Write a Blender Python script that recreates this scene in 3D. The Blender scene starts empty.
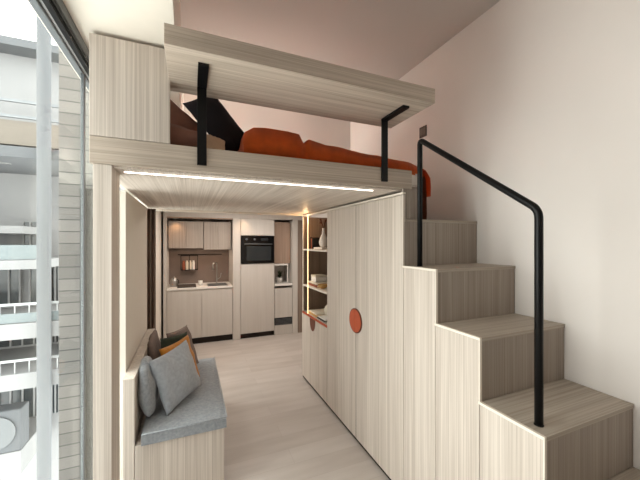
import bpy, bmesh, math, random
from mathutils import Vector, Matrix, noise
random.seed(4)
S = bpy.context.scene
C = S.collection
PI = math.pi

# ------------------------------------------------------------ camera, world, light, exposure
cam_d = bpy.data.cameras.new('camera'); cam = bpy.data.objects.new('camera', cam_d); C.objects.link(cam)
S.camera = cam
F = 310.0
cam_d.sensor_width = 36; cam_d.lens = 36 * F / 640; cam_d.shift_y = 2.0 / 640
cam_d.clip_start = 0.02; cam_d.clip_end = 200
cam.location = (0, 0, 1.6)
cam.rotation_euler = (PI / 2, 0, -math.atan(130 / 310))

S.view_settings.view_transform = 'Standard'
S.view_settings.look = 'None'
S.view_settings.gamma = 1
S.view_settings.exposure = 0.33
S.view_settings.use_curve_mapping = False

W = bpy.data.worlds.new('sky'); S.world = W; W.use_nodes = True
bg = W.node_tree.nodes['Background']
bg.inputs[0].default_value = (1.0, 0.985, 0.965, 1)
bg.inputs[1].default_value = 5.6

def area(name, loc, rot, sx, sy, power, col):
    l = bpy.data.lights.new(name, 'AREA'); l.shape = 'RECTANGLE'; l.size = sx; l.size_y = sy
    l.energy = power; l.color = col
    o = bpy.data.objects.new(name, l); C.objects.link(o); o.location = loc; o.rotation_euler = rot
    return o
# daylight through the long window on the left (a sampling portal for the sky)
p = area('window_daylight_portal', (-0.60, 1.95, 1.25), (0, -PI / 2, 0), 2.4, 3.2, 1, (1, 1, 1)); p.data.cycles.is_portal = True
# unseen fill light added behind the camera; no window stands there
area('rear_fill_light', (0.7, -2.52, 1.55), (PI / 2, 0, 0), 2.0, 2.2, 1.2, (0.93, 0.96, 1.0))
# unseen area light added below the ceiling as fill for the room
area('living_fill_light', (0.75, -0.7, 3.12), (0, 0, 0), 1.0, 1.4, 2.5, (1.0, 0.92, 0.84))

# ------------------------------------------------------------ materials
def s2l(c):
    return tuple((v / 255 / 12.92) if v / 255 <= 0.04045 else ((v / 255 + 0.055) / 1.055) ** 2.4 for v in c) + (1,)

def mat(name, col, rough=0.6, metal=0.0, noise_amt=0.0, nscale=20, bump=0.0, sheen=0.0, spec=0.4):
    m = bpy.data.materials.new(name); m.use_nodes = True
    nt = m.node_tree; b = nt.nodes['Principled BSDF']
    b.inputs['Roughness'].default_value = rough; b.inputs['Metallic'].default_value = metal
    b.inputs['Specular IOR Level'].default_value = spec
    if sheen: b.inputs['Sheen Weight'].default_value = sheen
    c = s2l(col)
    tc = nt.nodes.new('ShaderNodeTexCoord')
    n = nt.nodes.new('ShaderNodeTexNoise'); n.inputs['Scale'].default_value = nscale; n.inputs['Detail'].default_value = 5
    nt.links.new(tc.outputs['Object'], n.inputs['Vector'])
    r = nt.nodes.new('ShaderNodeValToRGB')
    k = 1 - noise_amt
    r.color_ramp.elements[0].position = 0.3; r.color_ramp.elements[1].position = 0.7
    r.color_ramp.elements[0].color = (c[0] * k, c[1] * k, c[2] * k, 1); r.color_ramp.elements[1].color = c
    nt.links.new(n.outputs['Fac'], r.inputs['Fac']); nt.links.new(r.outputs['Color'], b.inputs['Base Color'])
    if bump:
        bp = nt.nodes.new('ShaderNodeBump'); bp.inputs['Strength'].default_value = bump; bp.inputs['Distance'].default_value = 0.004
        nt.links.new(n.outputs['Fac'], bp.inputs['Height']); nt.links.new(bp.outputs['Normal'], b.inputs['Normal'])
    return m

def wood(name, axis, c1, c2, fine=140, rough=0.5):
    m = bpy.data.materials.new(name); m.use_nodes = True
    nt = m.node_tree; b = nt.nodes['Principled BSDF']; L = nt.links.new
    b.inputs['Roughness'].default_value = rough; b.inputs['Specular IOR Level'].default_value = 0.3
    tc = nt.nodes.new('ShaderNodeTexCoord')
    def stretched(sc, along, det):
        mp = nt.nodes.new('ShaderNodeMapping'); v = [sc, sc, sc]; v['xyz'.index(axis)] = along
        mp.inputs['Scale'].default_value = v
        L(tc.outputs['Object'], mp.inputs['Vector'])
        n = nt.nodes.new('ShaderNodeTexNoise'); n.inputs['Scale'].default_value = 1; n.inputs['Detail'].default_value = det
        n.inputs['Roughness'].default_value = 0.65
        L(mp.outputs['Vector'], n.inputs['Vector']); return n
    a = stretched(fine, 0.9, 6); d = stretched(fine * 0.22, 0.5, 3)
    mx = nt.nodes.new('ShaderNodeMix'); mx.data_type = 'FLOAT'; mx.inputs[0].default_value = 0.35
    L(a.outputs['Fac'], mx.inputs[2]); L(d.outputs['Fac'], mx.inputs[3])
    r = nt.nodes.new('ShaderNodeValToRGB'); e = r.color_ramp.elements
    e[0].position = 0.32; e[0].color = s2l(c2); e[1].position = 0.62; e[1].color = s2l(c1)
    L(mx.outputs[0], r.inputs['Fac']); L(r.outputs['Color'], b.inputs['Base Color'])
    bp = nt.nodes.new('ShaderNodeBump'); bp.inputs['Strength'].default_value = 0.12; bp.inputs['Distance'].default_value = 0.002
    L(a.outputs['Fac'], bp.inputs['Height']); L(bp.outputs['Normal'], b.inputs['Normal'])
    return m

def emit(name, col, st):
    m = bpy.data.materials.new(name); m.use_nodes = True; nt = m.node_tree
    b = nt.nodes['Principled BSDF']; b.inputs['Base Color'].default_value = col + (1,)
    b.inputs['Emission Color'].default_value = col + (1,); b.inputs['Emission Strength'].default_value = st
    return m

A1, A2 = (219, 208, 197), (172, 158, 145)
WZ = wood('ash_laminate_vertical', 'z', A1, A2)
WX = wood('shaded_ash_laminate_along_width', 'x', (203, 189, 174), (152, 136, 120))  # darker than the vertical ash: shade of the front faces put into the colour
WY = wood('ash_laminate_along_depth', 'y', A1, A2)
TR = wood('tread_laminate', 'x', (190, 178, 164), (148, 134, 119))  # browner tread tone, with some of the stair shade in the colour
RZ = wood('shaded_riser_laminate', 'z', (172, 160, 148), (132, 119, 107))  # same laminate as the side panels, darkened for the shade on front faces
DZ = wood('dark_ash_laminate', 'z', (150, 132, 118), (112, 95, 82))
EDGE = mat('pale_edge_banding', (236, 226, 212), 0.5)
GAP = mat('dark_gap', (40, 34, 30), 0.9)
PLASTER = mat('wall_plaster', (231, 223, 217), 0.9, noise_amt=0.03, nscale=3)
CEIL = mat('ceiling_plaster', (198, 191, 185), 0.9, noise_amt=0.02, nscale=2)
CREAM = mat('cream_panel', (226, 218, 206), 0.7, noise_amt=0.02)
KIT = wood('kitchen_cashmere_front', 'z', (208, 202, 195), (198, 191, 183), fine=30)
KITUP = wood('kitchen_ribbed_front', 'z', (186, 174, 163), (160, 147, 136), fine=60)
KITBROWN = wood('kitchen_taupe_front', 'z', (176, 152, 134), (150, 126, 110), fine=30)
SPLASH = mat('taupe_splashback', (138, 121, 111), 0.35, noise_amt=0.12, nscale=6)
WHITE = mat('white_solid_surface', (238, 234, 228), 0.3, noise_amt=0.02)
BLACKM = mat('black_powder_coat', (7, 7, 8), 0.42, noise_amt=0.1, spec=0.25)
BLACKG = mat('black_oven_glass', (10, 10, 12), 0.12, spec=0.6)
DGLASS = mat('oven_window', (46, 50, 52), 0.1, spec=0.6)
STEEL = mat('brushed_steel', (180, 178, 175), 0.3, 1.0)
GREYFAB = mat('grey_blue_fabric', (156, 160, 165), 0.95, noise_amt=0.3, nscale=60, bump=0.5, sheen=0.3)
GREYFAB2 = mat('pale_grey_fabric', (172, 176, 182), 0.95, noise_amt=0.2, nscale=45, bump=0.4, sheen=0.3)
OCHRE = mat('ochre_fabric', (196, 128, 40), 0.95, noise_amt=0.2, nscale=50, bump=0.4, sheen=0.2)
TAUPEFAB = mat('taupe_fabric', (128, 112, 104), 0.95, noise_amt=0.2, nscale=50, bump=0.4)
GREENFAB = mat('dark_green_fabric', (62, 68, 56), 0.95, noise_amt=0.2, nscale=50)
ORANGE = mat('rust_orange_linen', (240, 108, 34), 0.92, noise_amt=0.22, nscale=14, bump=0.3, sheen=0.2)
SHEET = mat('brown_bed_sheet', (150, 96, 74), 0.92, noise_amt=0.2, nscale=14, bump=0.3)
BROWNP = mat('rose_brown_linen', (134, 92, 78), 0.92, noise_amt=0.25, nscale=12, bump=0.4)
TANP = mat('tan_linen', (190, 158, 130), 0.92, noise_amt=0.15, nscale=12, bump=0.3)
BLACKP = mat('black_linen', (30, 24, 28), 0.92, noise_amt=0.3, nscale=10, bump=0.4)
MATTR = mat('mattress_cotton', (215, 205, 195), 0.95, noise_amt=0.08)
LEATHER = mat('terracotta_leather', (190, 88, 56), 0.55, noise_amt=0.15, nscale=30, bump=0.2)
LEATHERD = mat('brown_leather', (112, 62, 44), 0.6, noise_amt=0.15)
CURTAIN = mat('brown_curtain_cloth', (132, 110, 96), 0.95, noise_amt=0.15, nscale=8)
ALU = mat('grey_aluminium', (112, 115, 118), 0.45, 0.2, noise_amt=0.1)
ALUL = mat('pale_aluminium', (160, 162, 163), 0.4, 0.3)
ALUD = mat('dark_aluminium', (92, 94, 96), 0.45, 0.2)
LED = emit('warm_led', (1.0, 0.72, 0.36), 2.6)
LED2 = emit('neutral_led', (1.0, 0.90, 0.80), 3.5)
BUILD = mat('white_render_facade', (124, 124, 125), 0.9, noise_amt=0.08, nscale=1.5)
BUILDG = mat('grey_soffit', (84, 86, 89), 0.9, noise_amt=0.1, nscale=1)
BEIGE = mat('beige_facade_band', (112, 105, 97), 0.9, noise_amt=0.05)
FARGLASS = mat('far_window_glass', (52, 58, 62), 0.15, noise_amt=0.3, nscale=3)
TEAL = mat('teal_balcony_glass', (98, 106, 108), 0.3, noise_amt=0.1)
BOOKC = [mat('book_cover_%s' % n, c, 0.6) for n, c in (('cream', (232, 222, 204)), ('brown', (84, 56, 44)), ('ochre', (204, 158, 92)), ('rust', (150, 84, 60)), ('black', (34, 30, 30)), ('white', (240, 236, 230)))]
PAGES = mat('book_pages', (236, 226, 206), 0.8, noise_amt=0.08, nscale=200)
LEAF = mat('plant_leaf', (52, 66, 40), 0.6, noise_amt=0.3)

# glass of the window: clear with a mirror reflection by angle
GLASS = bpy.data.materials.new('window_glass'); GLASS.use_nodes = True
nt = GLASS.node_tree; nt.nodes.clear()
o_ = nt.nodes.new('ShaderNodeOutputMaterial'); mx = nt.nodes.new('ShaderNodeMixShader'); lw = nt.nodes.new('ShaderNodeLayerWeight'); pw = nt.nodes.new('ShaderNodeMath'); pw.operation = 'POWER'; pw.inputs[1].default_value = 5.0; nt.links.new(lw.outputs['Facing'], pw.inputs[0]); fr = nt.nodes.new('ShaderNodeMath'); fr.operation = 'MULTIPLY_ADD'; fr.inputs[1].default_value = 0.14; fr.inputs[2].default_value = 0.02; lw.inputs[0].default_value = 0.5; nt.links.new(pw.outputs[0], fr.inputs[0])
t_ = nt.nodes.new('ShaderNodeBsdfTransparent'); t_.inputs[0].default_value = (0.95, 0.98, 0.965, 1)
g_ = nt.nodes.new('ShaderNodeBsdfGlossy'); g_.inputs['Roughness'].default_value = 0.0
nt.links.new(fr.outputs[0], mx.inputs[0]); nt.links.new(t_.outputs[0], mx.inputs[1]); nt.links.new(g_.outputs[0], mx.inputs[2]); nt.links.new(mx.outputs[0], o_.inputs[0])

# floor planks
FLOOR = bpy.data.materials.new('floor_planks'); FLOOR.use_nodes = True
nt = FLOOR.node_tree; b = nt.nodes['Principled BSDF']; b.inputs['Roughness'].default_value = 0.42; L = nt.links.new
tc = nt.nodes.new('ShaderNodeTexCoord'); mp = nt.nodes.new('ShaderNodeMapping'); L(tc.outputs['Object'], mp.inputs['Vector'])
br = nt.nodes.new('ShaderNodeTexBrick'); br.inputs['Scale'].default_value = 1; br.inputs['Brick Width'].default_value = 1.2; br.inputs['Row Height'].default_value = 0.17
br.inputs['Mortar Size'].default_value = 0.0012; br.inputs['Color1'].default_value = s2l((196, 188, 182)); br.inputs['Color2'].default_value = s2l((188, 179, 172)); br.inputs['Mortar'].default_value = s2l((178, 167, 159))
mp.inputs['Rotation'].default_value = (0, 0, math.radians(0))
L(mp.outputs['Vector'], br.inputs['Vector'])
mp2 = nt.nodes.new('ShaderNodeMapping'); mp2.inputs['Scale'].default_value = (1.2, 7, 1); L(tc.outputs['Object'], mp2.inputs['Vector'])
nn = nt.nodes.new('ShaderNodeTexNoise'); nn.inputs['Scale'].default_value = 1.5; nn.inputs['Detail'].default_value = 5; L(mp2.outputs['Vector'], nn.inputs['Vector'])
rr = nt.nodes.new('ShaderNodeValToRGB'); rr.color_ramp.elements[0].color = (0.90, 0.885, 0.87, 1); rr.color_ramp.elements[1].color = (1.05, 1.05, 1.05, 1); rr.color_ramp.elements[0].position = .3; rr.color_ramp.elements[1].position = .7
L(nn.outputs['Fac'], rr.inputs['Fac'])
mm = nt.nodes.new('ShaderNodeMix'); mm.data_type = 'RGBA'; mm.blend_type = 'MULTIPLY'; mm.inputs[0].default_value = 1
L(br.outputs['Color'], mm.inputs[6]); L(rr.outputs['Color'], mm.inputs[7]); L(mm.outputs[2], b.inputs['Base Color'])

# slate-like cladding in courses
CLAD = bpy.data.materials.new('horizontal_cladding'); CLAD.use_nodes = True
nt = CLAD.node_tree; b = nt.nodes['Principled BSDF']; b.inputs['Roughness'].default_value = 0.8; L = nt.links.new
tc = nt.nodes.new('ShaderNodeTexCoord'); sp = nt.nodes.new('ShaderNodeSeparateXYZ'); cb = nt.nodes.new('ShaderNodeCombineXYZ')
L(tc.outputs['Object'], sp.inputs[0]); L(sp.outputs['X'], cb.inputs['X']); L(sp.outputs['Z'], cb.inputs['Y'])
br = nt.nodes.new('ShaderNodeTexBrick'); br.inputs['Scale'].default_value = 1; br.inputs['Brick Width'].default_value = 6.0; br.inputs['Row Height'].default_value = 0.085
br.inputs['Mortar Size'].default_value = 0.004; br.inputs['Color1'].default_value = s2l((126, 122, 118)); br.inputs['Color2'].default_value = s2l((104, 101, 98)); br.inputs['Mortar'].default_value = s2l((74, 74, 72))
L(cb.outputs[0], br.inputs['Vector']); L(br.outputs['Color'], b.inputs['Base Color'])

# ------------------------------------------------------------ builders
def wloc(o):
    v = Vector((0, 0, 0))
    while o is not None:
        v += o.location; o = o.parent
    return v

def obj(name, bm, m, parent=None, smooth=False):
    me = bpy.data.meshes.new(name)
    if parent is not None:
        bmesh.ops.translate(bm, verts=bm.verts, vec=-wloc(parent))
        o = bpy.data.objects.new(name, me); o.parent = parent
    else:
        xs = [v.co for v in bm.verts]
        base = Vector(((min(v.x for v in xs) + max(v.x for v in xs)) / 2, (min(v.y for v in xs) + max(v.y for v in xs)) / 2, min(v.z for v in xs)))
        bmesh.ops.translate(bm, verts=bm.verts, vec=-base)
        o = bpy.data.objects.new(name, me); o.location = base
    bmesh.ops.recalc_face_normals(bm, faces=bm.faces)
    if smooth:
        for f in bm.faces: f.smooth = True
    bm.to_mesh(me); bm.free(); me.materials.append(m); C.objects.link(o)
    return o

def tag(o, label, cat, group=None, kind=None):
    o['label'] = label; o['category'] = cat
    if group: o['group'] = group
    if kind: o['kind'] = kind
    return o

def thing(name, loc, label, cat, group=None):
    o = bpy.data.objects.new(name, None); o.empty_display_size = 0.1; C.objects.link(o); o.location = loc
    return tag(o, label, cat, group)

def struct(name, bm, m):
    o = obj(name, bm, m); o['kind'] = 'structure'; return o

def BM(): return bmesh.new()

def box(bm, x0, x1, y0, y1, z0, z1, bev=0.0):
    vs = [bm.verts.new((x, y, z)) for x in (x0, x1) for y in (y0, y1) for z in (z0, z1)]
    fs = [bm.faces.new([vs[i] for i in q]) for q in ((0, 1, 3, 2), (4, 6, 7, 5), (0, 4, 5, 1), (2, 3, 7, 6), (0, 2, 6, 4), (1, 5, 7, 3))]
    if bev:
        es = set(e for f in fs for e in f.edges)
        bmesh.ops.bevel(bm, geom=list(es), offset=bev, segments=2, affect='EDGES', profile=0.5)
    return bm

def B(x0, x1, y0, y1, z0, z1, bev=0.0): return box(BM(), x0, x1, y0, y1, z0, z1, bev)

def tube(bm, pts, r, n=14, closed=False):
    pts = [Vector(p) for p in pts]; rings = []
    up = Vector((0.123, 0.456, 0.88)).normalized()
    for i, p_ in enumerate(pts):
        a = pts[max(i - 1, 0)]; c = pts[min(i + 1, len(pts) - 1)]; t = (c - a).normalized()
        u = t.cross(up).normalized(); w = u.cross(t)
        rr = r[i] if isinstance(r, (list, tuple)) else r
        rings.append([bm.verts.new(p_ + (u * math.cos(2 * PI * k / n) + w * math.sin(2 * PI * k / n)) * rr) for k in range(n)])
    for a, c in zip(rings, rings[1:]):
        for k in range(n): bm.faces.new((a[k], a[(k + 1) % n], c[(k + 1) % n], c[k]))
    bm.faces.new(rings[0]); bm.faces.new(rings[-1][::-1])
    return bm

def lathe(bm, cx, cy, prof, n=24):
    rings = [[bm.verts.new((cx + r * math.cos(2 * PI * k / n), cy + r * math.sin(2 * PI * k / n), z)) for k in range(n)] for r, z in prof]
    for a, c in zip(rings, rings[1:]):
        for k in range(n): bm.faces.new((a[k], a[(k + 1) % n], c[(k + 1) % n], c[k]))
    bm.faces.new(rings[0][::-1]); bm.faces.new(rings[-1])
    return bm

def arc_path(pts, rad, seg=7):
    pts = [Vector(q) for q in pts]; out = [pts[0]]
    for a, b_, c in zip(pts, pts[1:], pts[2:]):
        d1 = (a - b_).normalized(); d2 = (c - b_).normalized()
        s = b_ + d1 * rad; e = b_ + d2 * rad
        for k in range(seg + 1):
            t = k / seg; out.append(s * (1 - t) ** 2 + b_ * 2 * t * (1 - t) + e * t * t)
    out.append(pts[-1]); return out

def pillow(w, h, t, M, n=22, seed=0, pinch=0.07, wr=0.006, rnd=0.0):
    """square cushion, thin at the seams and full in the middle; local x = width, z = height, y = thickness"""
    bm = BM(); g = {}
    for s in (-1, 1):
        for i in range(n + 1):
            for j in range(n + 1):
                u = -1 + 2 * i / n; v = -1 + 2 * j / n
                edge = i in (0, n) or j in (0, n)
                if edge and s == 1: g[(s, i, j)] = g[(-1, i, j)]; continue
                x = w / 2 * u * (1 - pinch * (1 - v * v)); z = h / 2 * v * (1 - pinch * (1 - u * u))
                x *= math.sqrt(1 - rnd * v * v); z *= math.sqrt(1 - rnd * u * u)
                th = t / 2 * (max(0, (1 - u * u)) * max(0, (1 - v * v))) ** 0.42
                q = Vector((x * 5 + seed * 3.1, s * 2.0, z * 5))
                th += wr * noise.noise(q * 2.2) * (0 if edge else 1) * 2
                rad = max(abs(u), abs(v))
                th += (0 if edge else 1) * wr * 0.8 * math.sin(14 * math.atan2(v, u) + seed) * max(0, rad - .45) * min(1, (1 - rad) * 6)
                g[(s, i, j)] = bm.verts.new((x, s * th, z))
    for s in (-1, 1):
        for i in range(n):
            for j in range(n):
                q = [g[(s, i, j)], g[(s, i + 1, j)], g[(s, i + 1, j + 1)], g[(s, i, j + 1)]]
                bm.faces.new(q if s == -1 else q[::-1])
    bmesh.ops.transform(bm, matrix=M, verts=bm.verts)
    return bm

def Mx(loc, rz=0, rx=0, ry=0):
    return Matrix.Translation(loc) @ Matrix.Rotation(math.radians(rz), 4, 'Z') @ Matrix.Rotation(math.radians(rx), 4, 'X') @ Matrix.Rotation(math.radians(ry), 4, 'Y')

# ------------------------------------------------------------ room shell
XR, XW = 1.86, -0.45
ZC = 3.17
struct('floor', B(-0.56, XR + 0.1, -2.7, 5.95, -0.08, 0), FLOOR)
struct('wall_right', B(XR, XR + 0.1, -2.7, 5.95, 0, ZC), PLASTER)
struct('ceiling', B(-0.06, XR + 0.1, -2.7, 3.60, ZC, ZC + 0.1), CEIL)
soff = B(-0.56, -0.06, -2.7, 3.6, 2.5, ZC + 0.1)
struct('ceiling_window_drop', soff, CREAM)['kind'] = 'structure'
struct('wall_loft', B(-0.06, XR, 3.45, 3.55, 2.12, ZC), PLASTER)
struct('wall_loft_side', B(-0.40, -0.06, 3.45, 3.55, 2.12, 2.5), PLASTER)
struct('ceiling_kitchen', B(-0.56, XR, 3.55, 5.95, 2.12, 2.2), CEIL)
struct('wall_back', B(-0.56, XR, 5.85, 5.95, 0, 2.12), PLASTER)
struct('wall_front', B(-0.56, XR, -2.7, -2.6, 0, ZC), PLASTER)
struct('wall_left', B(-0.41, -0.365, 2.22, 3.24, 0, 1.915), CREAM)
struct('wall_kitchen_left', B(-0.56, -0.40, 3.62, 5.85, 0, 2.12), CREAM)

struct('wall_loft_left', B(-0.435, -0.395, 2.02, 3.445, 1.97, 2.498), CREAM)  # added to keep window daylight out of the loft

# window 1: long glazed front on the left
def window(name, y0, y1, mull):
    bm = BM()
    box(bm, -0.478, -0.45, y0, y1, 2.44, 2.5, .003); box(bm, -0.505, -0.478, y0, y1, 2.415, 2.5, .003)
    w = struct(name, bm, ALU)
    obj('dark_seal', B(-0.466, -0.447, y0, y1, 2.425, 2.44), BLACKM, w)
    obj('dark_seal', B(-0.4497, -0.440, y0, y1, 2.44, 2.4545), BLACKM, w)
    obj('inner_rail', B(-0.4495, -0.436, y0, y1, 2.455, 2.499, .002), ALUD, w)
    obj('rail_bead', B(-0.4775, -0.4665, y0, y1, 2.428, 2.4395), ALUL, w)
    obj('bottom_rail', B(-0.505, -0.45, y0, y1, 0.0, 0.06, .003), ALU, w)
    for m_ in mull:
        obj('mullion', B(-0.488, -0.472, m_ - .004, m_ + 0.018, 0.06, 2.415, .003), ALU, w)
    ys = [y0] + mull + [y1]
    for a, c in zip(ys, ys[1:]):
        s = a + (0.019 if a != y0 else 0)
        obj('glass_pane', B(-0.484, -0.478, s, c - .005, 0.06, 2.412), GLASS, w)
    return w
window('window_1', 0.35, 3.6, [0.36, 1.83])
struct('wall_left_front', B(-0.56, -0.45, -2.7, 0.345, 0, 2.5), PLASTER)  # unseen wall, added to shorten the window and dim the front faces

# ------------------------------------------------------------ loft
LO = thing('loft_platform', (0.45, 2.5, 0), 'pale ash raised sleeping platform on a post with LED line underneath', 'loft')
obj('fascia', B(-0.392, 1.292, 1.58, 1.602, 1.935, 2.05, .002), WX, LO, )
obj('deck', B(-0.36, 1.22, 1.602, 3.42, 1.925, 1.965), WY, LO)
obj('deck_edge_trim', B(-0.36, 1.222, 3.42, 3.445, 1.905, 1.965, .002), EDGE, LO)
obj('post', B(-0.38, -0.312, 1.585, 1.75, 0, 1.934, .002), WZ, LO)
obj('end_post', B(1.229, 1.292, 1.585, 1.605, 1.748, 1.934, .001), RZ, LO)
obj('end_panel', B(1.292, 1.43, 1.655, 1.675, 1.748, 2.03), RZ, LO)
obj('deck_wing', B(1.222, 1.43, 1.675, 3.42, 1.93, 1.965), WY, LO)
obj('light_strip', B(-0.28, 1.06, 1.666, 1.675, 1.9205, 1.9255), LED2, LO)['label'] = 'thin glowing line of light'

SB = thing('loft_storage_box', (-0.24, 1.9, 2.052), 'tall pale ash storage cabinet at the left end of the loft by the window', 'cabinet')
obj('carcass', B(-0.388, -0.088, 1.602, 1.66, 2.053, 2.478), WZ, SB)
obj('front_panel', B(-0.392, -0.085, 1.58, 1.6, 2.052, 2.483, .002), WZ, SB)

SH = thing('overhead_shelf', (0.56, 1.5, 2.34), 'thick ash shelf hung above the bed on two black brackets', 'shelf')
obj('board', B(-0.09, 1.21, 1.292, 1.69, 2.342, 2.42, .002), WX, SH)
def bracket(x, yend):
    bm = BM()
    box(bm, x - .021, x + .021, 1.568, 1.578, 1.965, 2.341, .001)
    box(bm, x - .021, x + .021, yend, 1.568, 2.329, 2.341, .001)
    obj('bracket', bm, BLACKM, SH)['label'] = 'black flat steel bracket'
bracket(0.052, 1.37); bracket(1.082, 1.37)

# ------------------------------------------------------------ wardrobe wall
X0 = 1.226
WD = thing('wardrobe', (1.5, 2.16, 0), 'two-door pale ash wardrobe with a round terracotta pull', 'wardrobe')
bm = B(X0 + .02, 1.84, 1.602, 2.745, 0.02, 1.70); box(bm, X0 + .02, 1.40, 1.68, 2.745, 1.70, 1.898)
obj('carcass', bm, WZ, WD)
obj('door_gap', B(X0 + .002, X0 + .0195, 2.1782, 2.1828, .03, 1.89), GAP, WD)
d1 = obj('door', B(X0, X0 + .018, 2.1835, 2.744, 0.03, 1.895, .0015), WZ, WD)
d2 = obj('door', B(X0, X0 + .018, 1.583, 2.1775, 0.03, 1.895, .0015), WZ, WD)
obj('plinth', B(X0 + .012, X0 + .02, 1.583, 2.746, 0, 0.028), GAP, WD)
obj('top_trim', B(X0 - .003, X0 + .02, 1.583, 3.47, 1.899, 1.912, .001), EDGE, WD)
def half_disc(bm, x0, x1, cy, cz, r, side, inset=0.0015, n=20):
    ring = []
    for k in range(n + 1):
        a = -PI / 2 + PI * k / n
        ring.append((cy + side * (inset + r * math.cos(a)), cz + r * math.sin(a)))
    a_ = [bm.verts.new((x0, y, z)) for y, z in ring]; b_ = [bm.verts.new((x1, y, z)) for y, z in ring]
    bm.faces.new(a_); bm.faces.new(b_[::-1])
    for k in range(len(ring)):
        k2 = (k + 1) % len(ring); bm.faces.new((a_[k], b_[k], b_[k2], a_[k2]))
for side, dd in ((1, d1), (-1, d2)):
    bm = BM(); half_disc(bm, X0 - .007, X0, 2.1805, .970, .098, side)
    pl_ = obj('handle_plate', bm, LEATHERD, dd)
    bm = BM(); half_disc(bm, X0 - .010, X0 - .007, 2.1805, .970, .089, side)
    obj('handle_disc', bm, LEATHER, dd)['label'] = 'half of the round terracotta pull'

# open shelf unit
NU = thing('open_shelf_unit', (1.5, 3.1, 0), 'tall ash shelving niche with lit strip beside the wardrobe', 'shelf unit')
obj('carcass', B(X0 + .02, 1.62, 2.75, 3.475, 0.02, 0.765), WZ, NU)
obj('back_panel', B(1.60, 1.62, 2.75, 3.475, 0.79, 1.895), DZ, NU)
obj('side_panel', B(X0 + .004, 1.60, 3.457, 3.475, 0.79, 1.895), DZ, NU)
obj('side_panel', B(X0 + .02, 1.60, 2.75, 2.765, 0.79, 1.895), DZ, NU)
obj('front_post', B(X0, X0 + .012, 3.44, 3.456, 0.79, 1.895), EDGE, NU)
obj('shelf', B(X0 + .002, 1.60, 2.766, 3.44, 1.502, 1.520, .001), EDGE, NU)
obj('shelf', B(X0 + .002, 1.60, 2.766, 3.44, 1.088, 1.106, .001), EDGE, NU)
obj('counter_top', B(X0 + .006, 1.60, 2.75, 3.456, 0.766, 0.789), WY, NU)
obj('leather_edge', B(X0 - .002, X0 + .0055, 2.75, 3.456, 0.766, 0.789, .001), LEATHER, NU)
obj('plinth', B(X0 + .012, X0 + .02, 2.75, 3.475, 0, 0.028), GAP, NU)
dA = obj('door', B(X0, X0 + .018, 2.752, 2.955, 0.03, .762, .0015), WZ, NU)
dB = obj('door', B(X0, X0 + .018, 2.959, 3.475, 0.03, .762, .0015), WZ, NU)
obj('light_strip', B(X0 - .0005, X0 + .0015, 3.272, 3.284, 0.79, 1.897), LED, NU)['label'] = 'glowing vertical strip of warm light'
_l = bpy.data.lights.new('strip_glow', 'POINT'); _l.energy = 1.0; _l.color = (1, .62, .32); _l.shadow_soft_size = .02
_o = bpy.data.objects.new('strip_glow', _l); C.objects.link(_o); _o.parent = NU; _o.location = Vector((X0 - .03, 3.278, 1.84)) - NU.location
def tab(x0, x1, ry, rz):
    bm = BM(); ring = [(3.13 + ry * math.cos(PI + PI * k / 18), .764 + rz * math.sin(PI + PI * k / 18)) for k in range(19)]
    a_ = [bm.verts.new((x0, y, z)) for y, z in ring]; b_ = [bm.verts.new((x1, y, z)) for y, z in ring]
    bm.faces.new(a_); bm.faces.new(b_[::-1])
    for k in range(19): bm.faces.new((a_[k], b_[k], b_[(k + 1) % 19], a_[(k + 1) % 19]))
    return bm
hb = obj('handle', tab(X0 - .005, X0 - .0005, .078, .13), LEATHERD, dB); hb['label'] = 'brown half-round leather pull'

# ------------------------------------------------------------ staircase
ST = thing('storage_staircase', (1.54, 1.0, 0), 'pale ash storage staircase climbing to the loft along the wall', 'staircase')
YS = [.19, .47, .749, 1.03, 1.305, 1.581]; ZS = [.293, .58, .866, 1.159, 1.452, 1.745]
XE = XR - 0.004
for i, (y, z) in enumerate(zip(YS, ZS)):
    yn = YS[i + 1] if i < 5 else 3.44
    zl = ZS[i - 1] if i else 0
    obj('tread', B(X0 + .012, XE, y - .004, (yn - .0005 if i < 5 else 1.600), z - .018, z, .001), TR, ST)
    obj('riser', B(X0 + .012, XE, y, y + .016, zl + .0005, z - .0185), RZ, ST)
    if i < 5:
        obj('side_panel', B(X0, X0 + .011, y + .0015, (yn if i < 5 else 1.6) - .0015, 0.03, z - .013, .001), WZ, ST)
        obj('edge_strip', B(X0 - .0015, X0 + .0118, y - .004, yn + .006, z - .012, z + .0005, .001), EDGE, ST)
        obj('edge_strip', B(X0 - .0015, X0 + .0118, y - .004, y + .001, (zl + .001 if i else 0.03), z - .0125), EDGE, ST)
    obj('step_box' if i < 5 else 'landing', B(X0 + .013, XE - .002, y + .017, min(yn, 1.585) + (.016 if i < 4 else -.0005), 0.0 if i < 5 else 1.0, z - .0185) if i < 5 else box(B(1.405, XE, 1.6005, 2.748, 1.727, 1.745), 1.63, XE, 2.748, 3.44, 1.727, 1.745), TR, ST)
obj('plinth', B(X0 + .006, X0 + .012, .19, 1.58, 0, .029), GAP, ST)

HR = thing('handrail', (1.29, 1.1, .866), 'black tubular steel handrail standing on the stair treads', 'handrail')
bm = BM()
tube(bm, arc_path([(1.29, .807, .868), (1.29, .807, 1.730), (1.29, 1.505, 2.222), (1.29, 1.505, 1.455)], .036, 9), .0155, 18)
obj('rail', bm, BLACKM, HR, smooth=True)
for y, z in ((.807, .8665), (1.505, 1.4525)):
    obj('foot', lathe(BM(), 1.29, y, [(.0175, z), (.0175, z + .004), (.0148, z + .006)]), BLACKM, HR)

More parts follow.
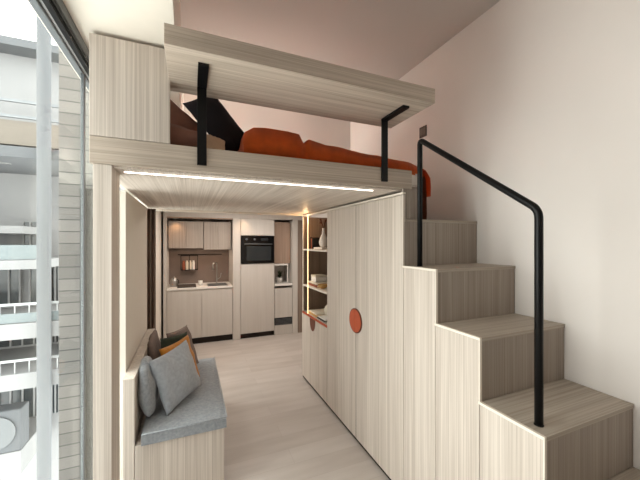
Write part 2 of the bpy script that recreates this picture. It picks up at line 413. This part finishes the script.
sw = thing('light_switch', (XR, 2.125, 2.55), 'small square dark bronze switch on the wall above the handrail', 'switch')
obj('plate', B(XR - .008, XR - .0005, 2.082, 2.168, 2.505, 2.598, .002), mat('bronze_plate', (92, 78, 70), .4, .4), sw)
obj('rocker', B(XR - .012, XR - .0085, 2.095, 2.122, 2.525, 2.578, .001), mat('bronze_rocker', (112, 98, 88), .4, .3), sw)
obj('rocker', B(XR - .012, XR - .0085, 2.127, 2.154, 2.525, 2.578, .001), mat('bronze_rocker', (112, 98, 88), .4, .3), sw)

# ------------------------------------------------------------ bed
mt = thing('mattress', (0.7, 2.5, 1.966), 'pale mattress lying on the loft deck under the orange duvet', 'mattress')
obj('mattress_body', B(-0.34, 1.42, 1.625, 3.42, 1.966, 2.052, .02), MATTR, mt)

def duvet():
    prof = [(.262, 2.05), (.258, 2.13), (.268, 2.185), (.31, 2.212), (.40, 2.222), (.50, 2.220), (.565, 2.207), (.592, 2.160), (.602, 2.158), (.625, 2.188), (.70, 2.180), (.78, 2.167), (.88, 2.154), (1.0, 2.143), (1.12, 2.138),
            (1.25, 2.133), (1.36, 2.128), (1.425, 2.115), (1.475, 2.08), (1.500, 2.03), (1.508, 1.97), (1.507, 1.91)]
    P = []
    for (x, z), (x2, z2) in zip(prof, prof[1:]):
        for k in range(3): P.append((x + (x2 - x) * k / 3, z + (z2 - z) * k / 3))
    P.append(prof[-1])
    bm = BM(); ny = 44; rows = []
    for i, (x, z) in enumerate(P):
        row = []
        for j in range(ny + 1):
            t = j / ny; y = 1.612 + 1.76 * t
            dy = min(y - 1.612, 3.372 - y)
            e = max(0.0, 1 - dy / .055)
            q = math.sqrt(max(0, 1 - e * e)); drop = max(0, z - 2.035) * (1 - q)
            over = x > 1.45
            w = noise.noise(Vector((x * 6, y * 3.2, z * 3))) * .012 + noise.noise(Vector((x * 17, y * 11, 3))) * .004
            if over: row.append(bm.verts.new((x - drop * .3 + w, y + (.035 if y < 2.4 else 0), z + w * .3)))
            else:
                zz = z - drop + w * q
                if x < 0.30: xx = x + w * .5
                else: xx = x
                row.append(bm.verts.new((xx, y + (.035 * max(0, min(1, (x - 1.3) / .15)) if y < 2.4 else 0), max(zz, 2.035 if x < 1.40 else 0))))
        rows.append(row)
    for a, c in zip(rows, rows[1:]):
        for j in range(ny): bm.faces.new((a[j], a[j + 1], c[j + 1], c[j]))
    ext = bmesh.ops.solidify(bm, geom=bm.faces[:], thickness=-0.006)
    return bm
dv = obj('duvet', duvet(), ORANGE, smooth=True); tag(dv, 'rust orange duvet spread over the loft bed', 'duvet')
def sheet():
    bm = BM(); rows = []
    prof = [(1.435, 2.092), (1.470, 2.07), (1.490, 2.03), (1.497, 1.95), (1.500, 1.87), (1.503, 1.80), (1.502, 1.752)]
    for x, z in prof:
        rows.append([bm.verts.new((x + .010 * math.sin(y * 34 + z * 3) * (2.1 - z) * 2.2, y, z)) for y in [1.68 + k * .03 for k in range(50)]])
    for a, c in zip(rows, rows[1:]):
        for j in range(len(a) - 1): bm.faces.new((a[j], a[j + 1], c[j + 1], c[j]))
    bmesh.ops.solidify(bm, geom=bm.faces[:], thickness=0.004)
    return bm
tag(obj('bed_sheet', sheet(), SHEET, smooth=True), 'brown sheet hanging down below the orange duvet at the stair end', 'bed sheet')

def cushion(name, label, cat, w, h, t, loc, rz, rx, ry, m, group=None, **k):
    return tag(obj(name, pillow(w, h, t, Mx(loc, rz, rx, ry), **k), m, smooth=True), label, cat, group)
gb = 'pillows on the loft bed'
cushion('bed_pillow', 'rose brown pillow leaning at the head of the bed', 'pillow', .33, .32, .11, (-.135, 1.86, 2.225), 6, -12, 41, BROWNP, gb, seed=2)
cushion('bed_pillow', 'rose brown pillow lying flat under the leaning ones', 'pillow', .40, .26, .15, (-.13, 1.765, 2.128), 3, -84, 0, BROWNP, gb, seed=11)
cushion('bed_pillow', 'tan pillow lying low between the brown and black ones', 'pillow', .12, .14, .07, (.115, 1.70, 2.10), 12, -40, 10, TANP, gb, seed=5)
cushion('bed_pillow', 'black pillow propped against the orange duvet', 'pillow', .37, .19, .10, (.152, 1.83, 2.262), 6, -8, 51, BLACKP, gb, seed=7)

# ------------------------------------------------------------ bench
BE = thing('bench', (-0.05, 2.7, 0), 'ash built-in bench with high backboard along the left wall', 'bench')
obj('seat_box', B(-0.298, .205, 2.10, 3.24, 0, 0.398, .002), WZ, BE)
obj('backboard', B(-0.362, -0.30, 2.10, 3.24, 0, 0.80, .003), WZ, BE)
def soft_box(x0, x1, y0, y1, z0, z1, r=.018, n=26):
    bm = B(x0, x1, y0, y1, z0, z1)
    bmesh.ops.subdivide_edges(bm, edges=bm.edges[:], cuts=n // 2, use_grid_fill=True)
    for v in bm.verts:
        fx = min(v.co.x - x0, x1 - v.co.x); fy = min(v.co.y - y0, y1 - v.co.y)
        if v.co.z > (z0 + z1) / 2:
            v.co.z += .006 * min(1, fx / .1) * min(1, fy / .1) - .008 * max(0, 1 - min(fx, fy) / .012)
        v.co += Vector((1, 1, .3)) * .0015 * noise.noise(v.co * 14)
    return bm
SC = thing('seat_cushion', (-0.04, 2.7, .398), 'long grey-blue upholstered pad on the bench seat', 'cushion')
obj('pad', soft_box(-0.266, .218, 2.085, 3.23, .3995, .467), GREYFAB, SC, smooth=False)
bm = BM(); tube(bm, [(-.264, 2.083, .468), (.216, 2.083, .468), (.221, 2.09, .468), (.221, 3.22, .468)], .0035, 6)
obj('piping', bm, GREYFAB, SC, smooth=True)
g = 'cushions on the bench'
def set_pillow(name, label, B0, U, V, t, m, **k):
    B0, U, V = Vector(B0), Vector(U), Vector(V); c = B0 + U / 2 + V / 2
    ux = U.normalized(); n_ = V.cross(ux).normalized(); vz = ux.cross(n_)
    M = Matrix.Translation(c) @ Matrix((ux, n_, vz)).transposed().to_4x4()
    return tag(obj(name, pillow(U.length, V.length, t, M, **k), m, smooth=True), label, 'cushion', g)
set_pillow('back_cushion', 'grey-blue back cushion at the near end of the backboard', (-.235, 2.17, .478), (0, .34, 0), (-.045, 0, .35), .105, GREYFAB, seed=1, pinch=.0, rnd=.3)
set_pillow('back_cushion', 'brown-grey back cushion at the far end of the backboard', (-.24, 2.66, .478), (0, .50, 0), (-.05, 0, .36), .08, TAUPEFAB, seed=3, pinch=.0, rnd=.2)
set_pillow('throw_pillow', 'pale grey square pillow tilted in front of all the others', (-.11, 2.27, .485), (.22, .34, .02), (-.165, -.04, .33), .12, GREYFAB2, seed=4)
set_pillow('throw_pillow', 'ochre yellow pillow behind the pale grey pillow', (-.09, 2.50, .482), (.19, .31, .0), (-.14, -.02, .335), .10, OCHRE, seed=6)
set_pillow('throw_pillow', 'dark green pillow between ochre pillow and backboard', (-.19, 2.80, .482), (.20, .14, 0), (-.05, 0, .335), .08, GREENFAB, seed=8)
set_pillow('throw_pillow', 'taupe pillow furthest back on the bench', (-.06, 2.88, .482), (.16, .24, 0), (-.15, 0, .34), .10, TAUPEFAB, seed=9)

# gathered curtain past the bench
def curtain(x0, x1, y, z0, z1, folds, amp):
    bm = BM(); n = folds * 8; rows = []
    for z in (z0, (z0 + z1) / 2, z1):
        rows.append([bm.verts.new((x0 + (x1 - x0) * k / n, y + amp * math.sin(2 * PI * folds * k / n), z)) for k in range(n + 1)])
    for a, c in zip(rows, rows[1:]):
        for k in range(n): bm.faces.new((a[k], a[k + 1], c[k + 1], c[k]))
    bmesh.ops.solidify(bm, geom=bm.faces[:], thickness=.003)
    return bm
tag(obj('curtain', curtain(-.42, -.30, 3.32, .02, 1.915, 4, .022), CURTAIN, smooth=True), 'brown curtain gathered in the corner beyond the bench', 'curtain')

# ------------------------------------------------------------ kitchen
YK = 5.2
FR = thing('kitchen_surround', (.7, 5.3, 0), 'cashmere panelled frame around the two kitchen alcoves', 'panelling')
obj('top_panel', B(-.37, XR - .004, YK, YK + .02, 1.985, 2.118, .001), KIT, FR)
obj('side_panel', B(-.37, -.325, YK, 5.84, 0, 1.984, .001), KIT, FR)
obj('side_panel', B(.645, .765, YK, YK + .60, 0, 1.984, .001), KIT, FR)
obj('side_panel', B(1.66, 1.755, YK, YK + .60, 0, 1.984, .001), KIT, FR)
obj('side_panel', B(1.755, XR - .004, YK - .01, YK + .60, 0, 1.984, .001), DZ, FR)
obj('splashback', B(-.325, .645, 5.80, 5.815, .3, 1.984), SPLASH, FR)
obj('alcove_trim', B(-.325, .645, YK - .002, YK + .018, 1.965, 1.984, .001), KITBROWN, FR)
obj('plinth', B(-.325, .645, YK + .05, YK + .06, 0, .10), GAP, FR)
def doorset(name, loc, label, x0, x1, y, z0, z1, splits, m, depth, cat='cabinet', group=None, knob=None):
    t = thing(name, loc, label, cat, group)
    obj('carcass', B(x0 + .001, x1 - .001, y + .0195, y + depth, z0 + .001, z1 - .001), m, t)
    xs = [x0] + splits + [x1]
    for a, c in zip(xs, xs[1:]):
        d = obj('door', B(a + .0025, c - .0025, y, y + .018, z0 + .002, z1 - .002, .0015), m, t)
        if knob: obj('knob', lathe(BM(), 0, 0, [(.004, 0)] and [(.012, 0), (.012, .01)]) if 0 else B((a + c) / 2 - .01, (a + c) / 2 + .01, y - .012, y - .0003, z1 - .03, z1 - .018, .002), STEEL, d)
    return t
doorset('base_cabinet', (.16, 5.5, 0), 'two-door cashmere base cabinet under the white worktop', -.322, .642, YK + .01, .10, .859, [.17], KIT, .55)
tag(obj('worktop', B(-.322, .642, YK - .006, 5.798, .862, .888, .002), WHITE), 'white worktop in the wide kitchen alcove', 'worktop')
gk = 'wall cabinets of the wide alcove'
doorset('wall_cabinet', (-.05, 5.4, 1.5), 'left wall cabinet with warm spotlight glow above the hob', -.31, .20, YK + .14, 1.50, 1.93, [-.055], KITUP, .44, group=gk)
doorset('wall_cabinet', (.41, 5.4, 1.46), 'right wall cabinet hanging slightly lower above the sink', .205, .63, YK + .14, 1.475, 1.93, [.42], KITUP, .44, group=gk)
tag(obj('hob', B(-.18, .09, 5.26, 5.66, .8885, .896, .002), BLACKG), 'black glass hob set in the kitchen worktop', 'hob')
sk = thing('sink', (.41, 5.5, .8885), 'steel sink basin under the tap in the wide alcove', 'sink')
obj('rim', B(.26, .58, 5.25, 5.60, .8885, .893, .002), STEEL, sk); obj('basin', B(.275, .565, 5.265, 5.585, .8932, .8945), ALUD, sk)
fc = thing('kitchen_tap', (.43, 5.68, .889), 'steel swan-neck tap standing behind the sink', 'tap')
bm = BM(); tube(bm, arc_path([(.43, 5.68, .889), (.43, 5.68, 1.24), (.36, 5.58, 1.24), (.36, 5.58, 1.12)], .05), .011, 10)
obj('spout', bm, STEEL, fc, smooth=True)
bm = BM(); tube(bm, [(.445, 5.68, .95), (.49, 5.67, .99), (.50, 5.66, 1.06)], .007, 8); obj('lever', bm, STEEL, fc, smooth=True)
rl = thing('utensil_rail', (.2, 5.78, 1.37), 'thin dark rail across the taupe splashback', 'rail')
bm = BM(); tube(bm, [(-.19, 5.765, 1.385), (.52, 5.765, 1.385)], .007, 8); obj('bar', bm, BLACKM, rl)
for x in (-.17, .5):
    bm = BM(); tube(bm, [(x, 5.765, 1.385), (x, 5.799, 1.385)], .006, 8); obj('bracket', bm, BLACKM, rl)
rk = thing('hanging_rack', (0, 5.74, 1.15), 'dark wire rack of jars hung from the splashback rail', 'rack')
bm = BM()
for z in (1.13, 1.375): 
    for y in (5.665, 5.755): tube(bm, [(-.14, y, z), (.12, y, z)], .005, 6)
for x in (-.14, -.01, .12):
    tube(bm, [(x, 5.665, 1.13), (x, 5.665, 1.375)], .005, 6)
box(bm, -.14, .12, 5.665, 5.755, 1.125, 1.13)
obj('frame', bm, BLACKM, rk)
for x, m_ in ((-.098, BOOKC[3]), (-.047, BOOKC[0]), (.004, BOOKC[0]), (.055, BOOKC[5]),):
    j = tag(obj('spice_jar', lathe(BM(), x, 5.71, [(.022, 1.1315), (.022, 1.25), (.016, 1.262), (.016, 1.285)], 14), m_, smooth=False), {0: 'rust coloured jar at the left in the hanging rack', 1: 'cream jar next to the rust one in the hanging rack', 2: 'cream jar in the middle of the hanging rack', 3: 'white jar at the right in the hanging rack'}[(-.098, -.047, .004, .055).index(x)], 'jar', 'jars in the hanging rack')
kt = thing('kettle', (-.235, 5.5, .889), 'steel kettle at the left end of the kitchen worktop', 'kettle')
obj('body', lathe(BM(), -.235, 5.5, [(.055, .889), (.06, .92), (.055, .98), (.035, 1.02), (.01, 1.03), (.008, 1.045)], 20), STEEL, kt, smooth=True)
bm = BM(); tube(bm, [(-.20, 5.47, 1.0), (-.17, 5.45, .99), (-.165, 5.45, .93)], .007, 8); obj('handle', bm, BLACKM, kt, smooth=True)
tag(obj('cup', lathe(BM(), .16, 5.5, [(.028, .889), (.034, .92), (.036, .96)], 16), BOOKC[5], smooth=True), 'small white cup between the hob and the sink', 'cup')

TW = thing('tall_cabinet', (1.05, 5.4, 0), 'tall cashmere cabinet column housing the black oven', 'cabinet')
obj('carcass', B(.77, 1.335, YK + .02, 5.80, .08, 1.24), KIT, TW); obj('carcass', B(.77, 1.335, YK + .02, 5.80, 1.705, 1.984), KIT, TW)
obj('door', B(.772, 1.333, YK, YK + .018, .085, 1.232, .0015), KIT, TW); obj('door', B(.772, 1.333, YK, YK + .018, 1.712, 1.982, .0015), KIT, TW)
obj('plinth', B(.77, 1.335, YK + .04, YK + .05, 0, .08), GAP, TW)
OV = thing('oven', (1.05, 5.4, 1.242), 'black built-in oven in the tall kitchen cabinet', 'oven')
obj('body', B(.775, 1.33, YK + .005, 5.75, 1.242, 1.702, .002), BLACKG, OV)
od = obj('door', B(.78, 1.325, YK - .02, YK + .004, 1.248, 1.585, .002), BLACKG, OV)
obj('door_window', B(.86, 1.27, YK - .0235, YK - .0205, 1.29, 1.53, .001), DGLASS, od)
bm = BM(); tube(bm, [(.82, YK - .05, 1.565), (1.285, YK - .05, 1.565)], .008, 8); tube(bm, [(.83, YK - .05, 1.565), (.83, YK - .02, 1.565)], .006, 8); tube(bm, [(1.275, YK - .05, 1.565), (1.275, YK - .02, 1.565)], .006, 8)
obj('handle', bm, ALUD, od)
cp = obj('control_panel', B(.78, 1.325, YK - .015, YK + .004, 1.59, 1.698, .002), BLACKG, OV)
obj('display', B(1.10, 1.22, YK - .017, YK - .0152, 1.625, 1.665), DGLASS, cp)
for x in (.86, .99):
    bm = lathe(BM(), 0, 0, [(.018, 0), (.018, .02)], 16); bmesh.ops.transform(bm, matrix=Matrix.Translation((x, YK - .0155, 1.645)) @ Matrix.Rotation(PI / 2, 4, 'X'), verts=bm.verts)
    obj('knob', bm, ALUD, cp)

doorset('alcove_wall_cabinet', (1.5, 5.5, 1.22), 'brown wall cabinet in the narrow alcove right of the oven', 1.34, 1.655, YK + .10, 1.22, 1.95, [], KITBROWN, .40)
doorset('alcove_base_cabinet', (1.5, 5.5, .29), 'cashmere base cabinet in the narrow alcove right of the oven', 1.34, 1.655, YK + .01, .29, .80, [], KIT, .55)
tag(obj('alcove_worktop', B(1.34, 1.655, YK - .004, 5.798, .842, .872, .002), WHITE), 'short white worktop in the narrow alcove', 'worktop')
obj('alcove_back', B(1.34, 1.655, 5.72, 5.735, .872, 1.219), WHITE, FR)
obj('nook_frame', box(B(1.342, 1.60, YK + .075, YK + .09, 1.19, 1.217), 1.585, 1.60, YK + .075, YK + .09, .875, 1.19), WHITE, FR)
vt = thing('floor_vent', (1.5, 5.3, .165), 'black ventilation grille at the foot of the narrow alcove', 'vent')
obj('frame', B(1.342, 1.653, YK + .012, YK + .10, .165, .285), BLACKM, vt)
for k in range(5): obj('slat', B(1.35, 1.645, YK + .006, YK + .0115, .172 + k * .022, .184 + k * .022), ALUD, vt)
obj('plinth_board', B(1.34, 1.655, YK + .015, YK + .03, 0, .163), KIT, FR)
cm = thing('potted_plant', (1.49, 5.5, .873), 'small dark plant in a white pot on the short worktop', 'plant')
obj('pot', lathe(BM(), 1.49, 5.45, [(.04, .873), (.055, .95), (.05, .955)], 18), WHITE, cm, smooth=True)
bm = BM()
for k in range(26):
    a = random.random() * 2 * PI; r = .02 + .06 * random.random(); h = .96 + .16 * random.random()
    c0 = Vector((1.49, 5.45, .95)); tip = Vector((1.49 + r * math.cos(a), 5.45 + r * math.sin(a), h)); s = Vector((-math.sin(a), math.cos(a), 0)) * .014
    mid = (c0 + tip) / 2 + Vector((0, 0, .02))
    v = [bm.verts.new(q) for q in (c0, mid + s, tip, mid - s)]; bm.faces.new(v)
bmesh.ops.solidify(bm, geom=bm.faces[:], thickness=.001)
obj('foliage', bm, LEAF, cm)

# ------------------------------------------------------------ things in the niche
def vase(x, y, z, label):
    t = thing('vase', (x, y, z), label, 'vase')
    obj('body', lathe(BM(), x, y, [(.03, z), (.048, z + .03), (.052, z + .06), (.04, z + .10), (.017, z + .15), (.012, z + .19), (.017, z + .21)], 24), BOOKC[5], t, smooth=True)
    bm = BM()
    for dx, dy, h in ((-.03, .02, .31), (.02, -.02, .30), (-.05, -.01, .27)):
        tube(bm, [(x, y, z + .205), (x + dx * .5, y + dy * .5, z + .26), (x + dx, y + dy, z + h)], [.003, .004, .012], 8)
    obj('dried_stem', bm, LEATHERD, t, smooth=True)
    return t
vase(1.355, 3.13, 1.543, 'white bottle vase with dried stems on the top niche shelf')
tag(obj('tray', B(1.28, 1.48, 3.00, 3.24, 1.521, 1.541, .004), BOOKC[5]), 'low white tray under the bottle vase', 'tray')
def book(x0, x1, y0, y1, z0, z1, m, label, group):
    b_ = obj('book', B(x0, x1, y0, y1, z0, z1, .001), m); tag(b_, label, 'book', group)
    if z1 - z0 > .06: obj('pages', B(x0 + .006, x1 + .0008, y0 + .004, y1 - .004, z0 + .003, z1 + .0008), PAGES, b_)
    else: obj('pages', B(x0 + .006, x1 + .0008, y0 - .0008, y1 + .0008, z0 + .003, z1 - .003), PAGES, b_)
    return b_
gb = 'books standing on the top niche shelf'
book(1.31, 1.43, 3.405, 3.435, 1.521, 1.66, BOOKC[1], 'dark brown upright book nearest the lit strip', gb)
book(1.31, 1.43, 3.37, 3.40, 1.521, 1.64, BOOKC[3], 'rust upright book between the brown and black ones', gb)
book(1.31, 1.43, 3.335, 3.365, 1.521, 1.65, BOOKC[4], 'black upright book nearest the vase', gb)
gb = 'books lying on the middle niche shelf'
book(1.26, 1.46, 3.10, 3.40, 1.107, 1.130, BOOKC[3], 'rust book at the bottom of the middle shelf pile', gb)
book(1.27, 1.45, 3.12, 3.38, 1.131, 1.150, BOOKC[0], 'cream book on top of the rust one on the middle shelf', gb)
bx = thing('keepsake_box', (1.36, 3.28, 1.151), 'white lidded box on the middle shelf books', 'box')
obj('body', B(1.29, 1.43, 3.20, 3.34, 1.151, 1.205, .003), BOOKC[5], bx); obj('lid', B(1.287, 1.433, 3.197, 3.343, 1.2055, 1.225, .003), BOOKC[0], bx)
tag(obj('bowl', lathe(BM(), 1.30, 3.02, [(.02, 1.107), (.045, 1.125), (.055, 1.15), (.05, 1.15), (.03, 1.13)], 20), BOOKC[2], smooth=True), 'small golden bowl at the near end of the middle shelf', 'bowl')
gb = 'books lying on the niche counter'
book(1.25, 1.47, 3.08, 3.34, .790, .806, BOOKC[2], 'ochre book at the bottom of the counter pile', gb)
book(1.26, 1.46, 3.09, 3.33, .807, .822, BOOKC[0], 'cream book on top of the ochre book on the counter', gb)
book(1.25, 1.45, 2.86, 3.07, .790, .800, BOOKC[4], 'black book lying on the counter near the wardrobe', gb)
book(1.26, 1.44, 2.87, 3.06, .801, .812, BOOKC[5], 'white book on top of the black counter book', gb)
fg = thing('ornament', (1.40, 3.0, .813), 'pale rounded ornament with dark neck on the niche counter', 'ornament')
obj('body', lathe(BM(), 1.37, 3.02, [(.03, .813), (.05, .84), (.055, .87), (.04, .91), (.018, .935)], 22), BOOKC[0], fg, smooth=True)
obj('neck', lathe(BM(), 1.37, 3.02, [(.012, .9355), (.02, .96), (.016, .99), (.005, 1.0)], 18), LEATHERD, fg, smooth=True)

# ------------------------------------------------------------ small lamps and loft fill
def spot(x, y, z, power, ang, col=(1, .66, .36)):
    t = thing('ceiling_spotlight', (x, y, z), 'small recessed spotlight %s' % ('over the left kitchen wall cabinet' if x < .3 else 'in the kitchen ceiling before the oven column'), 'lamp', 'kitchen spotlights')
    obj('trim_ring', lathe(BM(), x, y, [(.035, z - .004), (.04, z - .001)], 20), WHITE, t)
    l = bpy.data.lights.new('spot', 'SPOT'); l.energy = power; l.color = col; l.spot_size = math.radians(ang); l.spot_blend = .7; l.shadow_soft_size = .03
    o = bpy.data.objects.new('spot_light', l); C.objects.link(o); o.parent = t; o.location = (0, 0, -.012)
    return o
spot(-.20, 5.265, 1.962, 2.2, 120, (1, .55, .26)); spot(.80, 5.08, 2.119, 5, 90)
area('kitchen_ceiling_light', (.7, 4.4, 2.11), (0, 0, 0), 1.2, .5, 16, (1.0, .93, .86))
area('loft_fill_light', (.5, 3.36, 2.14), (math.radians(180), 0, 0), 1.3, .04, 17, (1.0, .93, .86))  # unseen light added behind the mattress to brighten the loft walls
area('undercabinet_light', (.16, 5.55, 1.468), (0, 0, 0), .8, .04, 1.2, (1.0, .75, .55))

# ------------------------------------------------------------ outside
BL = thing('apartment_building', (-4, 8, -3), 'white apartment building with balconies across the lightwell', 'building')
def bb(name, m, *a): return obj(name, B(*a), m, BL)
bb('wall', BUILD, -9, -1.2, 8.0, 8.4, -4, 5.3)
bb('roof_edge', BUILDG, -9, -1.2, 7.6, 8.4, 5.3, 5.45)
tubebm = BM(); tube(tubebm, [(-2.16, 6.3, -4), (-2.16, 6.3, 5.4)], .09, 24)
obj('column', tubebm, BUILDG, BL, smooth=True)
for z in (4.1, 3.82): bb('ledge', ALU, -9, -1.9, 7.2, 7.24, z, z + .05)
bb('band', BEIGE, -9, -1.9, 7.25, 7.5, 3.35, 3.78)
bb('slab', BUILDG, -9, -1.7, 6.4, 8.0, 2.95, 3.12)
bb('slab', BUILD, -9, -2.28, 6.6, 8.0, 1.15, 1.30)
bb('slab', BUILD, -9, -2.7, 7.0, 8.0, 1.75, 1.88)
bb('slab', BUILD, -9, -1.7, 6.4, 8.0, 0.05, 0.30)
bb('slab', BUILD, -9, -1.7, 6.4, 8.0, -.75, -.50)
bb('balcony_glass', TEAL, -9, -2.3, 6.62, 6.64, 1.31, 1.55)
bb('balcony_glass', TEAL, -9, -1.8, 6.42, 6.44, .31, .46)
for k, (x0, x1, z0, z1) in enumerate(((-3.05, -2.83, 1.5, 2.0), (-3.6, -3.1, .36, 1.1), (-2.95, -2.6, .36, 1.1), (-3.6, -2.7, -.45, 0.0), (-3.6, -2.7, -1.9, -.8), (-2.60, -2.48, .36, 1.1), (-2.60, -2.48, -.45, 0.0), (-2.60, -2.48, -1.9, -.8))):
    f_ = bb('window', FARGLASS, x0, x1, 7.96, 7.995, z0, z1)
    bm = BM()
    n_ = max(2, int((x1 - x0) / .16))
    for q in range(n_ + 1):
        x = x0 + (x1 - x0) * q / n_; box(bm, x - .012, x + .012, 7.93, 7.955, z0, z1)
    obj('window_frame', bm, BUILD, f_)
for z in (.60, -.30):
    bm = BM(); tube(bm, [(-9, 6.45, z), (-1.75, 6.45, z)], .022, 8)
    for q in range(24): tube(bm, [(-6 + q * .18, 6.45, z - .3), (-6 + q * .18, 6.45, z)], .008, 6)
    obj('railing', bm, ALUL, BL)
NB = thing('daylight_blocker_building', (-3.6, -3, -4), 'grey block added out of view to cut daylight on the front faces', 'building')  # unseen block added to keep daylight off front-facing surfaces
obj('wall', B(-4.2, -3.6, -9, 0.2, -4, 7), BUILDG, NB)
for z in (-1.5, 1.3, 4.1):
    for y in (-6.5, -4.2, -1.9): obj('window', B(-3.6, -3.58, y, y + 1.2, z, z + 1.3), FARGLASS, NB)
ac = thing('air_conditioner', (-3.2, 6.8, -2.2), 'grey outdoor air conditioner with round fan across the lightwell', 'air conditioner')
obj('casing', B(-3.5, -2.62, 6.75, 7.05, -1.9, -1.2, .02), BUILDG, ac)
bm = lathe(BM(), 0, 0, [(.27, 0), (.27, .02)], 28); bmesh.ops.transform(bm, matrix=Matrix.Translation((-2.95, 6.748, -1.55)) @ Matrix.Rotation(PI / 2, 4, 'X'), verts=bm.verts)
obj('fan_grille', bm, ALUD, ac)
obj('support', B(-3.5, -2.62, 6.75, 7.9, -2.3, -1.905), BUILD, ac)

tag(obj('cladding_wall', B(-.86, -.575, 2.75, 3.0, -3, 4.4), CLAD), 'grey horizontally clad wing wall just outside the window', 'wall')
tag(obj('reflection_panel', B(-.697, -.58, 2.60, 2.745, -3, 1.97), mat('reflection_brown', (42, 36, 32), .7, noise_amt=.1)), 'dark brown duct added outside for the dark reflection in the window pane', 'panel')  # added panel; its dark colour stands in for a reflection in the glass
tag(obj('balcony_ledge', B(-1.6, -.575, 1.2, 2.59, -.6, -.45), BUILD), 'white concrete ledge below the window outside', 'ledge')
